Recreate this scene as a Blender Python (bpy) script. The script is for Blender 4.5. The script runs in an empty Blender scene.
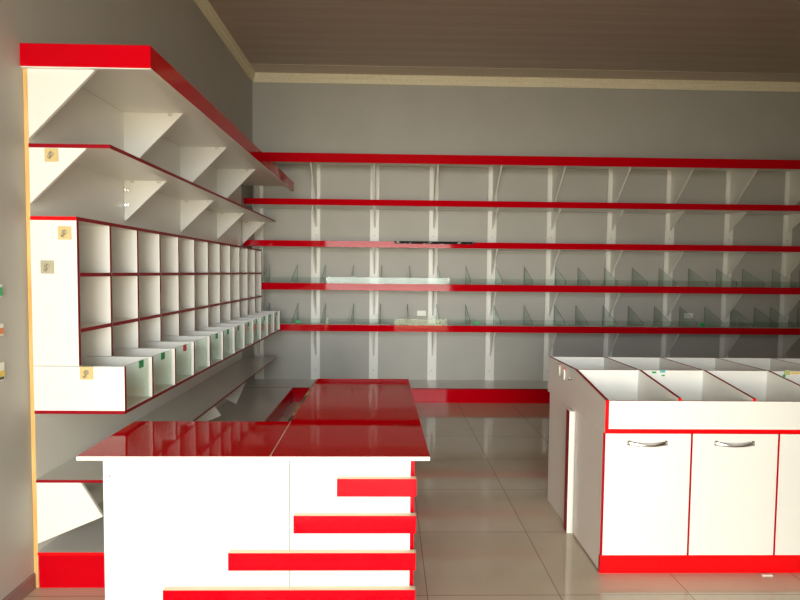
import bpy, bmesh, math, random
from mathutils import Vector, Matrix
S = bpy.context.scene
C = S.collection
random.seed(4)

# ------------------------------------------------------------------ camera
PITCH, YAW, ROLL, FPX, EYE = .0495, .0219, .0102, 557.0, 1.45
fw = Vector((math.sin(YAW)*math.cos(PITCH), math.cos(YAW)*math.cos(PITCH), -math.sin(PITCH)))
rt = Vector((math.cos(YAW), -math.sin(YAW), 0))
up = rt.cross(fw)
r2 = math.cos(ROLL)*rt + math.sin(ROLL)*up
u2 = -math.sin(ROLL)*rt + math.cos(ROLL)*up
cd = bpy.data.cameras.new('camera'); cam = bpy.data.objects.new('camera', cd); C.objects.link(cam)
cam.matrix_world = Matrix(((r2.x, u2.x, -fw.x, 0), (r2.y, u2.y, -fw.y, 0), (r2.z, u2.z, -fw.z, EYE), (0, 0, 0, 1)))
cd.sensor_width = 36; cd.lens = FPX/800*36; cd.clip_start = .05
S.camera = cam

# ------------------------------------------------------------------ light: daylight through the open shop front behind the camera
W = bpy.data.worlds.new('world'); S.world = W; W.use_nodes = True
bg = W.node_tree.nodes['Background']; bg.inputs['Color'].default_value = (1, .975, .90, 1); bg.inputs['Strength'].default_value = 4.8
def area(name, loc, target, sx, sy, power, col):
    l = bpy.data.lights.new(name, 'AREA'); l.shape = 'RECTANGLE'; l.size = sx; l.size_y = sy; l.energy = power; l.color = col
    o = bpy.data.objects.new(name, l); C.objects.link(o); o.location = loc
    o.rotation_euler = (Vector(target)-Vector(loc)).to_track_quat('-Z', 'Y').to_euler()
    return o
area('sky_daylight', (-0.4, -14, 4.9), (0.5, 4, 1.2), 9.0, 3.4, 1450, (.80, .92, 1.0))
area('street_daylight', (-0.4, -14, 1.6), (0.5, 4, 1.6), 9.0, 3.2, 1650, (1.0, .975, .92))
area('ground_bounce', (0.0, -2.4, .08), (.2, 3.0, 3.2), 3.6, 2.0, 210, (1.0, .80, .40))
S.view_settings.view_transform = 'Standard'; S.view_settings.look = 'None'
S.view_settings.gamma = 1; S.view_settings.use_curve_mapping = False
S.view_settings.exposure = -0.15
S.cycles.use_denoising = True
S.cycles.max_bounces = 10; S.cycles.diffuse_bounces = 6; S.cycles.transparent_max_bounces = 24
S.cycles.caustics_reflective = False; S.cycles.caustics_refractive = False

# ------------------------------------------------------------------ materials
def mat(name, col, rough=.5, spec=.5, metal=0.0, coat=0.0):
    m = bpy.data.materials.new(name); m.use_nodes = True
    b = m.node_tree.nodes['Principled BSDF']
    b.inputs['Base Color'].default_value = (*col, 1); b.inputs['Roughness'].default_value = rough
    b.inputs['Specular IOR Level'].default_value = spec; b.inputs['Metallic'].default_value = metal
    b.inputs['Coat Weight'].default_value = coat
    return m
def nodes(m): return m.node_tree.nodes, m.node_tree.links, m.node_tree.nodes['Principled BSDF']
def ramp(m, src, stops):
    n, l, b = nodes(m); r = n.new('ShaderNodeValToRGB')
    while len(r.color_ramp.elements) < len(stops): r.color_ramp.elements.new(.5)
    for e, (p, c) in zip(r.color_ramp.elements, stops): e.position = p; e.color = (*c, 1)
    l.new(src, r.inputs[0]); return r
def noise(m, scale, detail=3, vec=(1, 1, 1), kind='ShaderNodeTexNoise'):
    n, l, b = nodes(m); tc = n.new('ShaderNodeTexCoord'); mp = n.new('ShaderNodeMapping'); t = n.new(kind)
    mp.inputs['Scale'].default_value = vec; t.inputs['Scale'].default_value = scale
    if 'Detail' in t.inputs: t.inputs['Detail'].default_value = detail
    l.new(tc.outputs['Object'], mp.inputs[0]); l.new(mp.outputs[0], t.inputs['Vector']); return t
def mottled(name, c1, c2, scale, rough, spec=.5, vec=(1, 1, 1), bump=0, lo=.3, hi=.7):
    m = mat(name, c1, rough, spec); t = noise(m, scale, 4, vec)
    r = ramp(m, t.outputs['Fac'], [(lo, c1), (hi, c2)]); n, l, b = nodes(m)
    l.new(r.outputs[0], b.inputs['Base Color'])
    if bump:
        bp = n.new('ShaderNodeBump'); bp.inputs['Strength'].default_value = bump; bp.inputs['Distance'].default_value = .002
        l.new(t.outputs['Fac'], bp.inputs['Height']); l.new(bp.outputs[0], b.inputs['Normal'])
    return m
WALL = mottled('wall_paint', (.43, .422, .385), (.46, .452, .415), 2.5, .55, .3, bump=.05)
WHITE = mottled('white_laminate', (.78, .775, .735), (.81, .805, .765), 1.5, .28, .5)
WHITE_GLOSS = mottled('white_counter_laminate', (.73, .755, .735), (.76, .785, .765), 1.5, .35, .4)
RED = mottled('red_laminate', (.52, .0, .005), (.55, .0, .007), 2.0, .05, .13)
REDTOP = mottled('red_gloss_worktop', (.52, .0, .002), (.55, .0, .003), 2.0, .03, .3)
REDTOP.node_tree.nodes['Principled BSDF'].inputs['IOR'].default_value = 1.2
REDEDGE = mat('dark_red_edge_band', (.27, .0, .008), .35, .2)
REDBAND = mat('bright_red_edge_band', (.78, .0, .003), .3, .3)
GREYTOP = mottled('pale_grey_laminate', (.62, .61, .57), (.66, .65, .61), 1.5, .12, .5)
POSTM = mat('post_white', (.80, .80, .75), .4)
PLY = mottled('raw_board_edge', (.62, .36, .11), (.80, .53, .22), 30, .7, .2, vec=(1, 1, .15))
CHIP = mottled('chipboard_edge', (.05, .035, .015), (.50, .38, .20), 9, .8, .2, vec=(1, 1.5, 1), lo=.42, hi=.60)
CREAM = mat('cream_core_edge', (.70, .60, .44), .5)
MOULD = mottled('cream_moulding', (.74, .68, .48), (.88, .82, .62), 60, .6, .3, bump=.3)
CHROME = mat('chrome', (.88, .88, .88), .22, .5, 1.0)
HOOKM = mat('clear_hook_plastic', (.42, .38, .26), .25)
PLASTIC = mat('white_plastic', (.78, .78, .72), .35)
DARK = mat('dark_socket', (.06, .06, .05), .5)
GREEN = mat('green_sticker', (.0, .38, .08), .4)
ORANGE = mat('orange_sticker', (.75, .22, .08), .5)
YELLOW = mat('yellow_sticker', (.75, .55, .10), .5)
REDST = mat('red_sticker', (.75, .0, .04), .4)
AMBER = mottled('amber_hook_pad', (.62, .47, .20), (.66, .52, .26), 10, .25)
SMOKE = mottled('grey_hook_pad', (.40, .37, .27), (.46, .43, .32), 10, .25)
BASE = mottled('brown_skirting_tile', (.20, .15, .14), (.27, .20, .18), 8, .25)
DARKSCREW = mat('screw_dark', (.05, .05, .05), .4)

FLOOR = mat('floor_tiles', (.4, .35, .28), .07, .55)
def build_floor():
    n, l, b = nodes(FLOOR)
    tc = n.new('ShaderNodeTexCoord'); mp = n.new('ShaderNodeMapping'); br = n.new('ShaderNodeTexBrick')
    mp.inputs['Location'].default_value = (-.190, -.598, 0)
    l.new(tc.outputs['Object'], mp.inputs[0]); l.new(mp.outputs[0], br.inputs['Vector'])
    br.offset = 0; br.squash = 1
    for k, v in (('Scale', 1), ('Mortar Size', .0022), ('Mortar Smooth', .1), ('Brick Width', .598), ('Row Height', .612), ('Bias', 0)): br.inputs[k].default_value = v
    br.inputs['Color1'].default_value = (.54, .47, .36, 1); br.inputs['Color2'].default_value = (.56, .49, .38, 1); br.inputs['Mortar'].default_value = (.24, .19, .14, 1)
    t = n.new('ShaderNodeTexNoise'); t.inputs['Scale'].default_value = 5; t.inputs['Detail'].default_value = 6
    l.new(tc.outputs['Object'], t.inputs['Vector'])
    mx = n.new('ShaderNodeMixRGB'); mx.blend_type = 'MULTIPLY'; mx.inputs[0].default_value = .35
    r = ramp(FLOOR, t.outputs['Fac'], [(.3, (.82, .8, .78)), (.7, (1, 1, 1))])
    l.new(br.outputs['Color'], mx.inputs[1]); l.new(r.outputs[0], mx.inputs[2]); l.new(mx.outputs[0], b.inputs['Base Color'])
build_floor()
CEIL = mat('ribbed_ceiling', (.30, .25, .22), .45, .3)
def build_ceil():
    n, l, b = nodes(CEIL)
    t = noise(CEIL, 3, 4, (.25, 14, 1)); r = ramp(CEIL, t.outputs['Fac'], [(.3, (.38,.305,.25)), (.7, (.45,.37,.31))])
    l.new(r.outputs[0], b.inputs['Base Color'])
    w = n.new('ShaderNodeTexWave'); w.bands_direction = 'Y'; w.inputs['Scale'].default_value = 1.6; w.inputs['Distortion'].default_value = .3
    tc = n.new('ShaderNodeTexCoord'); l.new(tc.outputs['Object'], w.inputs['Vector'])
    bp = n.new('ShaderNodeBump'); bp.inputs['Strength'].default_value = .25; bp.inputs['Distance'].default_value = .01
    l.new(w.outputs['Fac'], bp.inputs['Height']); l.new(bp.outputs[0], b.inputs['Normal'])
build_ceil()

def glass_mat(name, tint, refl=.5):
    m = bpy.data.materials.new(name); m.use_nodes = True; n = m.node_tree.nodes; l = m.node_tree.links
    n.clear(); o = n.new('ShaderNodeOutputMaterial'); tr = n.new('ShaderNodeBsdfTransparent'); gl = n.new('ShaderNodeBsdfGlossy')
    lw = n.new('ShaderNodeLayerWeight'); lw.inputs['Blend'].default_value = .5; mx = n.new('ShaderNodeMixShader')
    pw = n.new('ShaderNodeMath'); pw.operation = 'POWER'; pw.inputs[1].default_value = 5; l.new(lw.outputs['Facing'], pw.inputs[0])
    fr = n.new('ShaderNodeMath'); fr.operation = 'MULTIPLY_ADD'; fr.inputs[1].default_value = .6; fr.inputs[2].default_value = .013; l.new(pw.outputs[0], fr.inputs[0])
    tr.inputs['Color'].default_value = (*tint, 1); gl.inputs['Roughness'].default_value = .02; gl.inputs['Color'].default_value = (.9, 1, .95, 1)
    l.new(fr.outputs[0], mx.inputs[0]); l.new(tr.outputs[0], mx.inputs[1]); l.new(gl.outputs[0], mx.inputs[2]); l.new(mx.outputs[0], o.inputs[0])
    return m
GLASS = glass_mat('clear_glass', (.91, .94, .92))
GLASSC = glass_mat('tray_glass', (.90, .95, .92))
GLASSEDGE = mat('glass_cut_edge', (.05, .09, .07), .15, .6)
CLIPM = mat('frosted_clip', (.62, .64, .55), .3)



# ------------------------------------------------------------------ mesh helpers
def link(name, bm, mats, parent=None, bevel=0, smooth=False):
    bmesh.ops.recalc_face_normals(bm, faces=bm.faces)
    me = bpy.data.meshes.new(name); bm.to_mesh(me); bm.free()
    for m in mats: me.materials.append(m)
    if smooth:
        for p in me.polygons: p.use_smooth = True
    o = bpy.data.objects.new(name, me); C.objects.link(o)
    if parent: o.parent = parent
    if bevel:
        b = o.modifiers.new('bevel', 'BEVEL'); b.width = bevel; b.segments = 2; b.limit_method = 'ANGLE'
    return o
def addbox(bm, x0, x1, y0, y1, z0, z1, mi=0, faces=None):
    v = [bm.verts.new((x, y, z)) for x in (x0, x1) for y in (y0, y1) for z in (z0, z1)]
    q = {'-x': (0, 1, 3, 2), '+x': (4, 6, 7, 5), '-y': (0, 4, 5, 1), '+y': (2, 3, 7, 6), '-z': (0, 2, 6, 4), '+z': (1, 5, 7, 3)}
    for k, ids in q.items():
        f = bm.faces.new([v[i] for i in ids]); f.material_index = (faces or {}).get(k, mi)
def box(name, x0, x1, y0, y1, z0, z1, m, parent=None, faces=None, bevel=0, loc=None):
    """m is a material or a list; faces maps a side to an index in the list; loc = origin of the parent"""
    lx, ly, lz = loc or (0, 0, 0)
    bm = bmesh.new(); addbox(bm, x0-lx, x1-lx, y0-ly, y1-ly, z0-lz, z1-lz, 0, faces)
    return link(name, bm, m if isinstance(m, list) else [m], parent, bevel)
def prism(bm, pts, axis, a, b, edges=None, mi=0):
    """closed outline pts swept along axis from a to b; edges[i] = material index of side i (pts[i] to pts[i+1])"""
    def P(p, t):
        return {'x': (t, p[0], p[1]), 'y': (p[0], t, p[1]), 'z': (p[0], p[1], t)}[axis]
    A = [bm.verts.new(P(p, a)) for p in pts]; B = [bm.verts.new(P(p, b)) for p in pts]
    bm.faces.new(A[::-1]).material_index = mi; bm.faces.new(B).material_index = mi
    n = len(pts)
    for i in range(n):
        f = bm.faces.new((A[i], A[(i+1) % n], B[(i+1) % n], B[i])); f.material_index = (edges or {}).get(i, mi)
def cyl(bm, p, q, r, n=12, mi=0, r2=None):
    p = Vector(p); q = Vector(q); d = (q-p).normalized(); a = d.orthogonal().normalized(); b = d.cross(a)
    ring = lambda c, rr: [bm.verts.new(c+a*math.cos(t)*rr+b*math.sin(t)*rr) for t in [2*math.pi*i/n for i in range(n)]]
    A = ring(p, r); B = ring(q, r if r2 is None else r2)
    fs = [bm.faces.new(A[::-1]), bm.faces.new(B)] + [bm.faces.new((A[i], A[(i+1) % n], B[(i+1) % n], B[i])) for i in range(n)]
    for f in fs: f.material_index = mi
def tube(bm, pts, r, n=8, mi=0):
    for a, b in zip(pts, pts[1:]): cyl(bm, a, b, r, n, mi)
def thing(name, label, cat, loc=(0, 0, 0), group=None):
    o = bpy.data.objects.new(name, None); C.objects.link(o); o.location = loc; o.empty_display_size = .1
    o['label'] = label; o['category'] = cat
    if group: o['group'] = group
    return o
def tag(o, label, cat, group=None):
    o['label'] = label; o['category'] = cat
    if group: o['group'] = group
    return o
def struct(o): o['kind'] = 'structure'; return o
def dup(root, loc, label, group=None):
    r = root.copy(); C.objects.link(r); r.location = loc; r['label'] = label
    if group: r['group'] = group
    for ch in list(root.children):
        c = ch.copy(); C.objects.link(c); c.parent = r
        for g in ch.children:
            d = g.copy(); C.objects.link(d); d.parent = c
    return r

# ------------------------------------------------------------------ room
XW, YB, XR, YF, ZC = -1.597, 6.63, 5.62, -1.0, 3.745
struct(box('floor', XW-.15, XR+.15, YF-.15, YB+.15, -.1, 0, FLOOR))
struct(box('ceiling', XW-.15, XR+.15, YF-.15, YB+.15, ZC, ZC+.1, CEIL))
struct(box('wall_left', XW-.15, XW, YF-.15, YB+.15, 0, ZC, WALL))
struct(box('wall_right', XR, XR+.15, YF-.15, YB+.15, 0, ZC, WALL))
struct(box('wall_back', XW, XR, YB, YB+.15, 0, ZC, WALL))
OX0, OX1, OZ = -1.50, 1.50, 2.75                 # open shop front behind the camera
bm = bmesh.new()
addbox(bm, XW, OX0, YF-.15, YF, 0, ZC); addbox(bm, OX1, XR, YF-.15, YF, 0, ZC); addbox(bm, OX0, OX1, YF-.15, YF, OZ, ZC)
struct(link('wall_front', bm, [WALL]))
struct(box('trim_1', XW-1.5, XR+1, YF-4, YF-.15, -.12, -.02, mat('paving_outside', (.45, .42, .36), .8)))
# cornice: a stepped moulding profile on the back and the left wall
prof = [(0, -.105), (.012, -.105), (.016, -.09), (.022, -.06), (.034, -.045), (.036, -.02), (.045, -.008), (.045, 0), (0, 0)]
bm = bmesh.new(); prism(bm, [(YB-a, ZC+b) for a, b in prof], 'x', XW, XR); struct(link('trim_2', bm, [MOULD]))
bm = bmesh.new(); prism(bm, [(XW+a, ZC+b) for a, b in prof], 'y', YF, YB); struct(link('trim_3', bm, [MOULD]))
CB = mat('ceiling_border', (.52, .44, .36), .5)
struct(box('trim_4', XW+.045, XR, YB-.30, YB-.045, ZC-.006, ZC, CB))
bm = bmesh.new(); prism(bm, [(XW, 0), (XW+.010, 0), (XW+.010, .064), (XW+.006, .07), (XW, .07)], 'y', YF, 2.497)
struct(link('baseboard_left', bm, [BASE]))

# ------------------------------------------------------------------ left wall unit
XB = -1.577          # face of the backing board
Y0, Y1 = 2.5, 6.1
t = tag(box('backing_board', XW+.0006, XB-.0008, 2.5038, 6.05, .0, 2.380, [WHITE, PLY], faces={'-y': 1}),
        'tall white backing board on the left wall with a raw yellow wood edge', 'wall panel')

# floor platforms
t = thing('display_platform', 'low platform along the left wall with grey top and bright red front end', 'platform', (XB, Y0, 0))
L = (XB, Y0, 0)
box('top_board', XB, -1.045, 2.5, 6.13, .150, .165, [GREYTOP, REDBAND], t, {'-y': 1, '+x': 1}, loc=L)
box('kick_board', XB+.004, -1.049, 2.5005, 2.524, 0, .150, [RED, REDBAND], t, loc=L)
box('kick_board', -1.065, -1.049, 2.524, 6.13, 0, .150, RED, t, loc=L)
L = (2, 6.4, 0)
t = thing('display_platform', 'low platform along the back wall with grey top and red kick board', 'platform', L)
box('top_board', XW+.002, XR-.002, 6.14, YB-.002, .150, .165, [GREYTOP, REDEDGE], t, {'-y': 1}, loc=L)
box('kick_board', -1.049, XR-.002, 6.146, 6.162, 0, .150, RED, t, loc=L)

def left_bracket(name, Y, parent, loc, pts, dy=.016):
    bm = bmesh.new(); prism(bm, [(x-loc[0], z-loc[2]) for x, z in pts], 'y', Y-loc[1], Y+dy-loc[1])
    return link(name, bm, [WHITE], parent, .0008)
BY = [2.5, 3.385, 4.285, 5.19, 6.075]
def clip(parent, x, y, z, loc):
    bm = bmesh.new()
    addbox(bm, x-.012-loc[0], x+.012-loc[0], y-.010-loc[1], y-loc[1], z-.012-loc[2], z+.004-loc[2])
    cyl(bm, (x-loc[0], y-.014-loc[1], z-.005-loc[2]), (x-loc[0], y-.010-loc[1], z-.005-loc[2]), .007, 10)
    return link('clip', bm, [CLIPM], parent, .002)
# canopy (top shelf with a deep red fascia)
L = (XB, Y0, 2.38)
t = thing('canopy_shelf', 'deep topmost shelf of the left wall with wide red fascia turning the corner', 'shelf', L)
box('shelf_board', XB, -1.056, 2.503, 6.17, 2.381, 2.397, WHITE, t, loc=L)
box('end_fascia', XW+.001, -1.038, 2.485, 2.503, 2.322, 2.42, [RED, WHITE], t, {'-z': 1}, loc=L)
box('side_fascia', -1.056, -1.038, 2.503, 6.17, 2.322, 2.42, [RED, WHITE], t, {'-z': 1}, loc=L)
box('edge_trim', XW+.002, -1.036, 2.483, 2.503, 2.318, 2.3218, WHITE, t, loc=L)
box('edge_trim', -1.058, -1.036, 2.503, 6.17, 2.318, 2.3218, WHITE, t, loc=L)
for i, y in enumerate(BY[:4]):
    yy = y if i else 2.504
    left_bracket('bracket', yy, t, L, [(XB, 2.381), (-1.225, 2.381), (XB, 2.02)])
    clip(t, -1.30, yy, 2.375, L) if i else None
# second shelf
L = (XB, Y0, 1.98)
t = thing('wall_shelf', 'thin white shelf with dark red edge between canopy and pigeonholes on the left wall', 'shelf', L)
box('shelf_board', XB, -1.224, 2.5, 6.1, 1.980, 1.997, [WHITE, REDEDGE], t, {'-y': 1, '+x': 1}, loc=L)
for i, y in enumerate(BY):
    yy = y if i else 2.503
    left_bracket('bracket', yy, t, L, [(XB, 1.980), (-1.328, 1.980), (XB, 1.737)])
    if i:
        clip(t, -1.37, yy, 1.978, L); clip(t, -1.53, yy, 1.978, L)
for z in (1.925, 1.835):
    bm = bmesh.new(); addbox(bm, .002, .030, 3.375-Y0, 3.384-Y0, z-.012-1.98, z+.012-1.98); addbox(bm, 0, .012, 3.366-Y0, 3.384-Y0, z-.007-1.98, z+.007-1.98)
    cyl(bm, (.021, 3.370-Y0, z-1.98), (.021, 3.375-Y0, z-1.98), .007)
    link('metal_clamp', bm, [CHROME], t, .001)
# pigeonholes with the glazed bins beneath
L = (XB, Y0, 1.018)
t = thing('pigeonhole_rack', 'long white rack of open square pigeonholes edged in dark red, on the left wall', 'rack', L)
XL, XT = -1.376, -1.176
N = 12; P = (Y1-Y0)/N
for k in range(N+1):
    ya = Y0+P*k-(.009 if 0 < k < N else 0)-(.018 if k == N else 0)
    box('end_panel' if k in (0, N) else 'divider', XB, XL, ya, ya+.018, 1.018, 1.664, [WHITE, REDEDGE], t, {'+x': 1}, loc=L)
box('top_panel', XB, XL, Y0, Y1, 1.664, 1.681, [WHITE, REDBAND, REDEDGE], t, {'-y': 1, '+x': 2}, loc=L)
for z in (1.416, 1.166):
    for k in range(N):
        a = Y0+P*k+(.018 if k == 0 else .009); b = Y0+P*(k+1)-(.018 if k == N-1 else .009)
        box('shelf_panel', XB, XL+.0005, a, b, z, z+.018, [WHITE, REDEDGE], t, {'+x': 1}, loc=L)
L = (XB, Y0, .8)
t = thing('bin_trough', 'long row of glass fronted white bins jutting out beneath the pigeonholes', 'bin shelf', L)
for k in range(N+1):
    ya = Y0+P*k-(.009 if 0 < k < N else 0)-(.018 if k == N else 0)
    box('end_panel' if k in (0, N) else 'divider', XB, XT, ya, ya+.018, .816, 1.0155, [WHITE, REDEDGE], t, {'+x': 1}, loc=L)
box('tray_base', XB, XT, Y0, Y1, .801, .816, [WHITE, REDEDGE], t, {'-y': 1, '+x': 1}, loc=L)
stk = {0: (GREEN, .18), 1: (GREEN, .14), 2: (REDST, .16), 4: (GREEN, .17), 5: (GREEN, .14), 6: (GREEN, .13), 7: (GREEN, .15), 8: (GREEN, .14), 9: (GREEN, .18), 10: (GREEN, .13), 11: (GREEN, .17)}
for k in range(N):
    a = Y0+P*k+(.017 if k == 0 else .009); b = Y0+P*(k+1)-(.017 if k == N-1 else .009)
    g = box('glass_front', XT-.020, XT-.016, a, b, .817, 1.012, [GLASSC, GLASSEDGE], t, {'+z': 1}, loc=L)
    if k in stk:
        m, o = stk[k]
        box('sticker', XT-.0155, XT-.0145, Y0+P*k+o, Y0+P*k+o+.05, .976, 1.013, m, g, loc=L)
# low shelf
L = (XB, Y0, .49)
t = thing('wall_shelf', 'lowest left wall shelf, dark red edged, half hidden behind the red counter', 'shelf', L)
box('shelf_board', XB, -1.226, 2.5, 6.15, .487, .500, [GREYTOP, REDEDGE], t, {'-y': 1, '+x': 1}, loc=L)
def low_bracket(y): return left_bracket('bracket', y, t, L, [(XB, .487), (-1.381, .487), (-1.284, .329), (XB, .204)])
low_bracket(2.503)
low_bracket(3.385); low_bracket(4.285)
# the far one hangs askew, its point on the platform
left_bracket('bracket', 5.19, t, L, [(-1.40, .487), (-1.29, .487), (-1.412, .204), (-1.577, .285)])

# adhesive hooks
def hook(x, y, z, pad, label, w=.058, dirx=None):
    t = thing('adhesive_hook', label, 'hook', (x, y, z), 'adhesive hooks on the left wall unit')
    bm = bmesh.new(); addbox(bm, -w/2, w/2, -.003, 0, -w/2, w/2); link('pad', bm, [pad], t, .0012)
    bm = bmesh.new()
    cyl(bm, (0, -.003, .004), (0, -.006, .004), .011, 14)
    tube(bm, [(0, -.005, .008), (0, -.012, .002), (0, -.013, -.010), (0, -.018, -.017), (0, -.026, -.016), (0, -.030, -.008)], .0026, 8)
    link('hook', bm, [HOOKM], t, 0, True)
    return t
hook(-1.478, 2.500, 1.948, AMBER, 'amber square adhesive hook under the thin shelf, highest on the white bracket')
hook(-1.426, 2.497, 1.609, AMBER, 'amber square adhesive hook at the top of the pigeonhole end panel')
hook(-1.504, 2.497, 1.458, SMOKE, 'greyish square adhesive hook on the pigeonhole end panel')
hook(-1.341, 2.497, .987, AMBER, 'amber square adhesive hook at the rim of the lower bin end panel')

# ------------------------------------------------------------------ left wall fittings near the edge of the view
for nm, lab, z0, z1, sm, s0, s1 in (('switch_plate', 'small plate with a green sticker on the grey left wall', 1.335, 1.385, GREEN, 1.337, 1.372),
                                ('switch_plate', 'small white plate with an orange patch on the left wall, middle of the three', 1.172, 1.222, ORANGE, 1.180, 1.205),
                                ('wall_socket', 'small white socket with a yellow patch, lowest plate on the left wall', .988, 1.062, YELLOW, 1.004, 1.028)):
    z = (z0+z1)/2; L = (XW, 2.29, z); w = z1-z0
    t = thing(nm, lab, 'switch' if nm == 'switch_plate' else 'socket', L)
    box('plate', XW, XW+.008, 2.25, 2.332, z0, z1, PLASTIC, t, bevel=.002, loc=L)
    box('sticker', XW+.008, XW+.0095, 2.27, 2.330, s0, s1, sm, t, loc=L)
    if nm == 'wall_socket': box('socket_face', XW+.008, XW+.0105, 2.30, 2.325, .992, 1.003, DARK, t, loc=L)

# ------------------------------------------------------------------ back wall: posts and shelves
PX = [(-1.569, -1.476), (-.908, -.805), (-.218, -.112), (.480, .587), (1.175, 1.282), (1.879, 1.991), (2.599, 2.713), (3.304, 3.412), (4.018, 4.127), (4.735, 4.845), (5.44, 5.55)]
names = ['leftmost, half behind the pigeonhole rack', 'second from the left', 'third from the left', 'fourth from the left, above the red counter top', 'fifth from the left', 'sixth from the left, beside the cabinet corner', 'seventh from the left', 'eighth from the left', 'ninth from the left', 'last one before the right edge of the view', 'beyond the right edge of the view']
YP = YB-.018
for (a, b), nm in zip(PX, names):
    c = (a+b)/2; w = .106
    t = thing('wall_post', 'white upright post on the back wall, '+nm, 'post', (c, YB, .165), 'white posts on the back wall')
    bm = bmesh.new(); addbox(bm, -w/2, w/2, YP-YB, 0, 0, 2.70-.165); link('board', bm, [POSTM], t, .0015)
    for z in (.28, .66, 1.12, 1.88):
        bm = bmesh.new(); cyl(bm, (.0, YP-YB-.0015, z-.165), (.0, YP-YB, z-.165), .005, 8); link('screw', bm, [DARKSCREW], t)
YS = 6.18
shelf_labels = {1: 'topmost red fronted shelf across the back wall', 2: 'second red fronted back wall shelf from the top',
                3: 'middle red fronted back wall shelf, without glass, just above the glass divided ones',
                4: 'upper of the two back wall shelves with triangular glass dividers',
                5: 'lowest back wall shelf with glass dividers and green stickers, under the power outlets'}
#      z0     z1    y front  x start  tip z
SH = {1: (2.622, 2.720, 6.06, XW+.01, 2.20), 2: (2.181, 2.247, YS, XW+.01, 1.975), 3: (1.724, 1.790, YS, XW+.01, 1.43),
      4: (1.247, 1.322, YS, XW+.01, .94), 5: (.790, .862, YS, XW+.01, .455)}
g4 = [-1.393, -1.065, -.736, -.407, -.074, .254, .583, .922, 1.279, 1.621, 1.995, 2.263, 2.582, 2.919, 3.244, 3.599, 3.94, 4.255, 4.619, 4.95, 5.28]
g5 = [-1.393, -1.06, -.735, -.404, -.086, .233, .58, .925, 1.264, 1.625, 1.994, 2.251, 2.578, 2.885, 3.199, 3.509, 3.812, 4.133, 4.418, 4.615, 4.95, 5.28]
for i, (z0, z1, yf, xs, tip) in SH.items():
    L = (2, YB, z0)
    t = thing('wall_shelf', shelf_labels[i], 'shelf', L, 'red fronted shelves on the back wall')
    zb = z1-.020 if i == 1 else z0+.004
    if i in (4, 5): zb = z1-.04
    box('fascia', xs, XR-.003, yf, yf+.016, z0, z1, [RED, CREAM], t, {'-z': 1}, loc=L)
    bm = bmesh.new()
    if i == 1: addbox(bm, xs-L[0], XR-.003-L[0], yf+.016-L[1], -.001, zb-L[2], zb+.016-L[2])
    else: addbox(bm, xs-L[0], XR-.003-L[0], yf+.016-L[1], YP-L[1]-.001, zb-L[2], zb+.016-L[2])
    link('shelf_board', bm, [WHITE], t)
    for (a, b) in PX:
        c = (a+b)/2+.004
        if i in (1,): d = 6.075
        else: d = 6.30
        bm = bmesh.new(); prism(bm, [(y-L[1], z-L[2]) for y, z in [(YP, zb), (d, zb), (d, zb-.012), (YP, tip)]], 'x', c-.008-L[0], c+.008-L[0])
        link('bracket', bm, [POSTM], t)
    if i in (4, 5):
        zt = zb+.016
        top = z1+.068
        xj = -1.35
        for k in range(4):
            a = xj+k*1.76; b = min(a+1.755, XR-.01)
            box('glass_strip', a, b, yf+.017, yf+.021, zt+.001, top, [GLASS, GLASSEDGE], t, {'-x': 1, '+x': 1}, loc=L)
        for gx in (g4 if i == 4 else g5):
            bm = bmesh.new()
            yk = YP-.004; hb = 1.532 if i == 4 else 1.076
            prism(bm, [(yk-L[1], zt-L[2]), (yf+.024-L[1], zt-L[2]), (yf+.024-L[1], top-.022-L[2]), (yf+.05-L[1], top-.010-L[2]), (yk-L[1], hb-L[2])], 'x', gx-.002-L[0], gx+.002-L[0], {1: 1, 2: 1, 3: 1, 4: 1})
            d = link('glass_divider', bm, [GLASS, GLASSEDGE], t)
            bm = bmesh.new(); addbox(bm, gx-.016-L[0], gx-.0021-L[0], yf+.03-L[1], yf+.05-L[1], zt-L[2], zt+.016-L[2]); addbox(bm, gx+.0021-L[0], gx+.016-L[0], yf+.03-L[1], yf+.05-L[1], zt-L[2], zt+.016-L[2])
            cyl(bm, (gx+.009-L[0], yf+.028-L[1], zt+.03-L[2]), (gx+.009-L[0], yf+.034-L[1], zt+.03-L[2]), .008, 8)
            link('clip', bm, [CLIPM], d, .001)
    if i == 5:
        for gx in (-1.02, .97, 3.53): box('sticker', gx, gx+.05, yf+.0155, yf+.0168, z1+.012, z1+.050, GREEN, t, loc=L)

STRIPM = mat('black_pale_marks', (.015, .012, .012), .6, .08)  # black with pale noise marks, for the thin strip on the shelf front
_t = noise(STRIPM, 16, 5, (1, 1, 4)); _r = ramp(STRIPM, _t.outputs['Fac'], [(.60, (.015, .012, .012)), (.64, (.62, .58, .52))])
STRIPM.node_tree.links.new(_r.outputs[0], STRIPM.node_tree.nodes['Principled BSDF'].inputs['Base Color'])
tag(box('black_strip', .07, .948, YS-.003, YS-.0005, 1.767, 1.796, STRIPM), 'narrow black strip with pale marks along the front edge of the middle back shelf', 'strip')

def outlet(x, z, label, w=.105, h=.062):
    t = thing('power_outlet', label, 'power outlet', (x, YB, z))
    bm = bmesh.new(); addbox(bm, -w/2, w/2, -.010, 0, -h/2, h/2); link('plate', bm, [PLASTIC], t, .003)
    for s in (-1, 1):
        bm = bmesh.new(); cyl(bm, (s*.024, -.012, 0), (s*.024, -.010, 0), .018, 16); f = link('socket_face', bm, [PLASTIC], t)
        bm = bmesh.new()
        for q in (-.006, .006): cyl(bm, (s*.024+q, -.0128, 0), (s*.024+q, -.012, 0), .0022, 8)
        link('pin_hole', bm, [DARK], f)
outlet(.403, .966, 'white double power outlet on the back wall above the red counter')
outlet(3.628, .964, 'white double power outlet seen behind the glass dividers at right')

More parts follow.
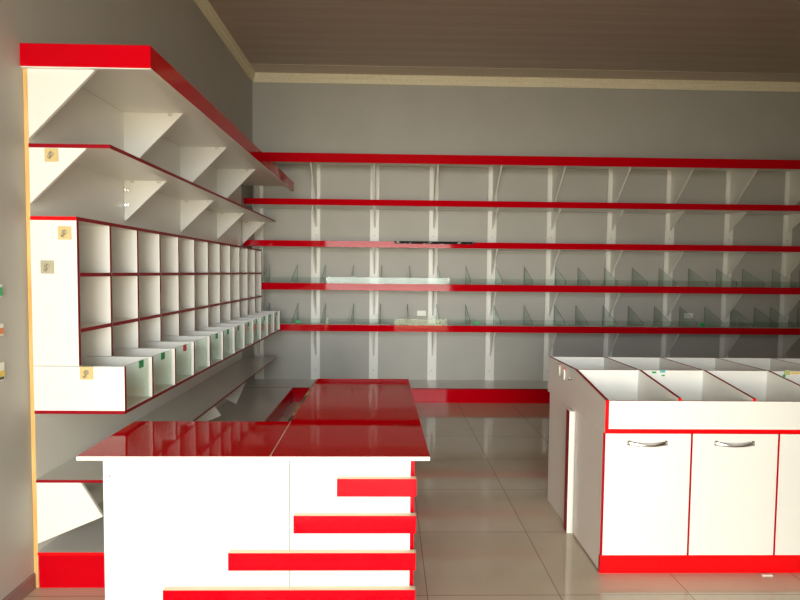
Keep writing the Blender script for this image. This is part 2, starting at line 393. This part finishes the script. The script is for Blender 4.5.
# ------------------------------------------------------------------ right cabinet
XC, YC, YK, XE = 1.04, 2.62, 3.55, 3.212
L = (XC, YC, 0)
t = thing('display_cabinet', 'white cabinet with red edging, doors below and open sloping bins on top', 'cabinet', L)
T = .018
def side(x):
    bm = bmesh.new()
    pts = [(YC-.02, .695), (YC-.02, .852), (3.04, .922), (YK, .918), (YK, .695)]
    prism(bm, [(y-L[1], z) for y, z in pts], 'x', x-L[0], x+T-L[0], {0: 1, 1: 2, 2: 2, 3: 1})
    return link('side_panel', bm, [WHITE, REDBAND, REDEDGE], t)
side(XC); side(XE-T)
for x in (XC, XE-T):
    box('side_panel', x, x+T, YC, 3.00, .012, .694, [WHITE, REDEDGE], t, {'-y': 1}, loc=L)
    box('side_panel', x, x+T, 3.09, 3.50, .0, .694, [WHITE, REDEDGE], t, {'-y': 1, '+y': 1}, loc=L)
box('divider_board', XC-.026, XC+.30, 3.034, 3.089, .0, .690, [WHITE, REDEDGE], t, {'-x': 1}, loc=L)
box('inner_back_panel', XC+.02, XE-.02, 2.984, 3.0, .0, .694, WHITE, t, loc=L)
box('bin_base', XC+.001, XE-.001, YC-.014, YK, .693, .713, [WHITE, REDBAND], t, {'-y': 1}, loc=L)
box('front_rail', XC+T, XE-T, YC-.010, YC+.006, .713, .848, [WHITE, REDEDGE], t, {'+z': 1}, loc=L)
box('rear_rail', XC+T, XE-T, YK-.016, YK, .713, .918, [WHITE, REDEDGE], t, {'+z': 1}, loc=L)
box('middle_rail', XC+T, XE-T, 3.04, 3.056, .713, .921, [WHITE, REDEDGE], t, {'+z': 1}, loc=L)
for k in range(1, 6):
    x = XC+.362*k
    bm = bmesh.new(); prism(bm, [(y-L[1], z) for y, z in [(YC-.0105, .849), (YC-.0105, .862), (3.04, .924), (3.04, .713), (YC+.007, .713), (YC+.007, .849)]], 'x', x-.008-L[0], x+.008-L[0], {0: 1, 1: 2})
    link('bin_divider', bm, [WHITE, REDBAND, REDEDGE], t)
    bm = bmesh.new(); prism(bm, [(y-L[1], z) for y, z in [(3.057, .713), (3.057, .922), (YK-.017, .919), (YK-.017, .713)]], 'x', x-.008-L[0], x+.008-L[0], {1: 1})
    link('bin_divider', bm, [WHITE, REDEDGE], t)
box('kick_plate', XC, XE, YC-.004, YC+.012, 0, .090, [REDBAND, REDEDGE], t, loc=L)
box('bottom_panel', XC+T, XE-T, YC+.014, 2.98, .075, .090, WHITE, t, loc=L)
xs = [XC+.003, 1.466, 1.891, 2.316, 2.741, XE-.003]
for k in range(5):
    a, b = xs[k]+.003, xs[k+1]-.003
    if k: box('door_jamb', xs[k]-.0035, xs[k]+.0035, YC+.001, YC+.016, .091, .692, REDBAND, t, loc=L)
    d = box('door', a+.002, b-.002, YC-.012, YC-.0005, .094, .690, [WHITE, REDBAND], t, {'+x': 1, '-x': 1, '+z': 1}, loc=L)
    c = xs[k]+.205
    bm = bmesh.new(); n = 20; w = .192
    prev = None
    for j in range(n+1):
        s = j/n; x = c-w/2+w*s-L[0]; o = -.012-.026*math.sin(math.pi*s)**.7; dz = -.006*math.sin(math.pi*s); h = .012-.005*math.sin(math.pi*s)
        ring = [bm.verts.new((x, o+yy, .645+dz+zz)) for yy, zz in ((0, -h), (-.005, -h*.6), (-.006, 0), (-.005, h*.6), (0, h), (.003, 0))]
        if prev:
            for q in range(6): bm.faces.new((prev[q], prev[(q+1) % 6], ring[(q+1) % 6], ring[q]))
        else: bm.faces.new(ring[::-1])
        prev = ring
    bm.faces.new(prev)
    for s in (-1, 1): addbox(bm, c+s*(w/2-.008)-.009-L[0], c+s*(w/2-.008)+.009-L[0], -.019, -.0125, .634, .658)
    link('handle', bm, [CHROME], d, 0, False)
# torn sticker scraps on the middle rail, screw caps on the side
for (x, z, w, h, m) in ((1.470, .905, .025, .010, GREEN), (1.515, .909, .030, .014, mat('teal_scrap', (.10, .42, .36), .5)), (1.525, .889, .018, .008, GREEN), (2.215, .900, .035, .026, mat('olive_scrap', (.50, .52, .20), .5)), (2.255, .905, .05, .012, YELLOW), (2.21, .888, .014, .014, GREEN)):
    box('sticker_scrap', x, x+w, 3.0385, 3.0399, z, z+h, m, t, loc=L)
for y, z in ((2.70, .722), (2.85, .728), (3.10, .742), (3.36, .73), (2.72, .15), (3.28, .35), (2.8, .62)):
    bm = bmesh.new(); cyl(bm, (-.001, y-L[1], z), (0, y-L[1], z), .005, 10); link('screw_cap', bm, [PLASTIC], t)
for y, z, lab in ((3.315, .880, 'white and red adhesive hook on the cabinet side, nearer the back wall'), (3.225, .872, 'white and red adhesive hook on the cabinet side, nearer the front')):
    t2 = thing('adhesive_hook', lab, 'hook', (XC, y, z), 'hooks on the cabinet side')
    bm = bmesh.new(); prism(bm, [(-.020, .030), (-.020, -.005), (0, -.022), (.0, .030)], 'x', -.004, 0); link('red_tab', bm, [REDST], t2, .001)
    bm = bmesh.new(); prism(bm, [(-.02, .026), (-.036, .018), (-.038, -.020), (-.028, -.038), (-.018, -.030), (-.014, 0), (-.012, .02)], 'x', -.014, -.0045); link('hook', bm, [PLASTIC], t2, .002)
t2 = thing('adhesive_hook', 'small wire hook lying against the cabinet side below its rim', 'hook', (XC, 3.13, .855), 'hooks on the cabinet side')
bm = bmesh.new(); tube(bm, [(-.003, 0, 0), (-.010, -.01, -.004), (-.012, -.05, .002), (-.008, -.06, .008)], .0022); link('hook', bm, [DARKSCREW], t2)
bm = bmesh.new(); cyl(bm, (-.003, 0, 0), (0, 0, 0), .008); link('pad', bm, [PLASTIC], t2)

# ------------------------------------------------------------------ red topped counter
L = (-.4, 2.08, 0)
t = thing('shop_counter', 'L shaped counter with glossy red top and white front with red bars', 'counter', L)
ZT = .759
bm = bmesh.new(); prism(bm, [(-1.145-L[0], 2.050-L[1]), (-.436-L[0], 2.054-L[1]), (-.443-L[0], 2.545-L[1]), (-1.150-L[0], 2.540-L[1])], 'z', ZT-.015, ZT, {0: 1, 1: 2, 3: 1})
for f in bm.faces:
    if f.calc_center_median().z < ZT-.0149: f.material_index = 1
link('worktop', bm, [REDTOP, WHITE, CREAM], t)
bm = bmesh.new(); prism(bm, [(-.4335-L[0], 2.054-L[1]), (.164-L[0], 2.058-L[1]), (.138-L[0], 3.590-L[1]), (-.446-L[0], 3.580-L[1]), (-.4415-L[0], 2.545-L[1])], 'z', ZT-.015, ZT, {0: 1, 1: 2, 2: 0, 3: 2, 4: 2})
for f in bm.faces:
    if f.calc_center_median().z < ZT-.0149: f.material_index = 1
link('worktop', bm, [REDTOP, WHITE, CREAM], t)
bm = bmesh.new(); prism(bm, [(-.4358-L[0], 2.053-L[1]), (-.4322-L[0], 2.053-L[1]), (-.4398-L[0], 2.545-L[1]), (-.4434-L[0], 2.545-L[1])], 'z', ZT, ZT+.0008); link('joint_trim', bm, [CREAM], t)
bm = bmesh.new(); addbox(bm, -.458-L[0], -.445-L[0], 2.556-L[1], 3.575-L[1], ZT-.015, ZT-.0005); link('raw_edge_strip', bm, [CHIP], t)
box('front_panel', -1.062, -.3670, 2.078, 2.096, 0, .744, WHITE_GLOSS, t, loc=L)
box('front_panel', -.3640, .092, 2.078, 2.096, 0, .744, [WHITE_GLOSS, CREAM], t, {'+x': 1}, loc=L)
box('side_panel', -1.062, -1.044, 2.096, 2.498, 0, .744, WHITE_GLOSS, t, loc=L)
box('side_panel', .092, .108, 2.090, 3.54, 0, .744, RED, t, loc=L)
box('back_panel', -1.039, -.40, 2.482, 2.498, 0, .744, WHITE, t, loc=L)
box('back_panel', -.40, -.384, 2.498, 3.54, 0, .744, WHITE, t, loc=L)
box('end_panel', -.384, .092, 3.522, 3.54, 0, .744, RED, t, loc=L)
box('inner_shelf', -1.039, .092, 2.096, 2.48, .36, .376, WHITE, t, loc=L)
for x0, z1 in ((-.178, .677), (-.340, .536), (-.584, .393), (-.828, .250), (-1.03, .107)):
    box('red_bar', x0-.006, .114, 2.050, 2.0775, z1-.068, z1, [RED, CREAM, WHITE], t, {'+z': 1, '+x': 1, '-z': 1, '-x': 1, '+y': 1}, loc=L)
bm = bmesh.new(); cyl(bm, (-1.038-L[0], 2.077-L[1], .675), (-1.038-L[0], 2.078-L[1], .675), .003, 8); link('screw', bm, [DARKSCREW], t)

t = tag(box('paper_scrap', 1.824, 1.873, 2.585, 2.600, 0, .006, PLASTIC), 'tiny white scrap on the floor at the foot of the red cabinet kick plate', 'scrap')
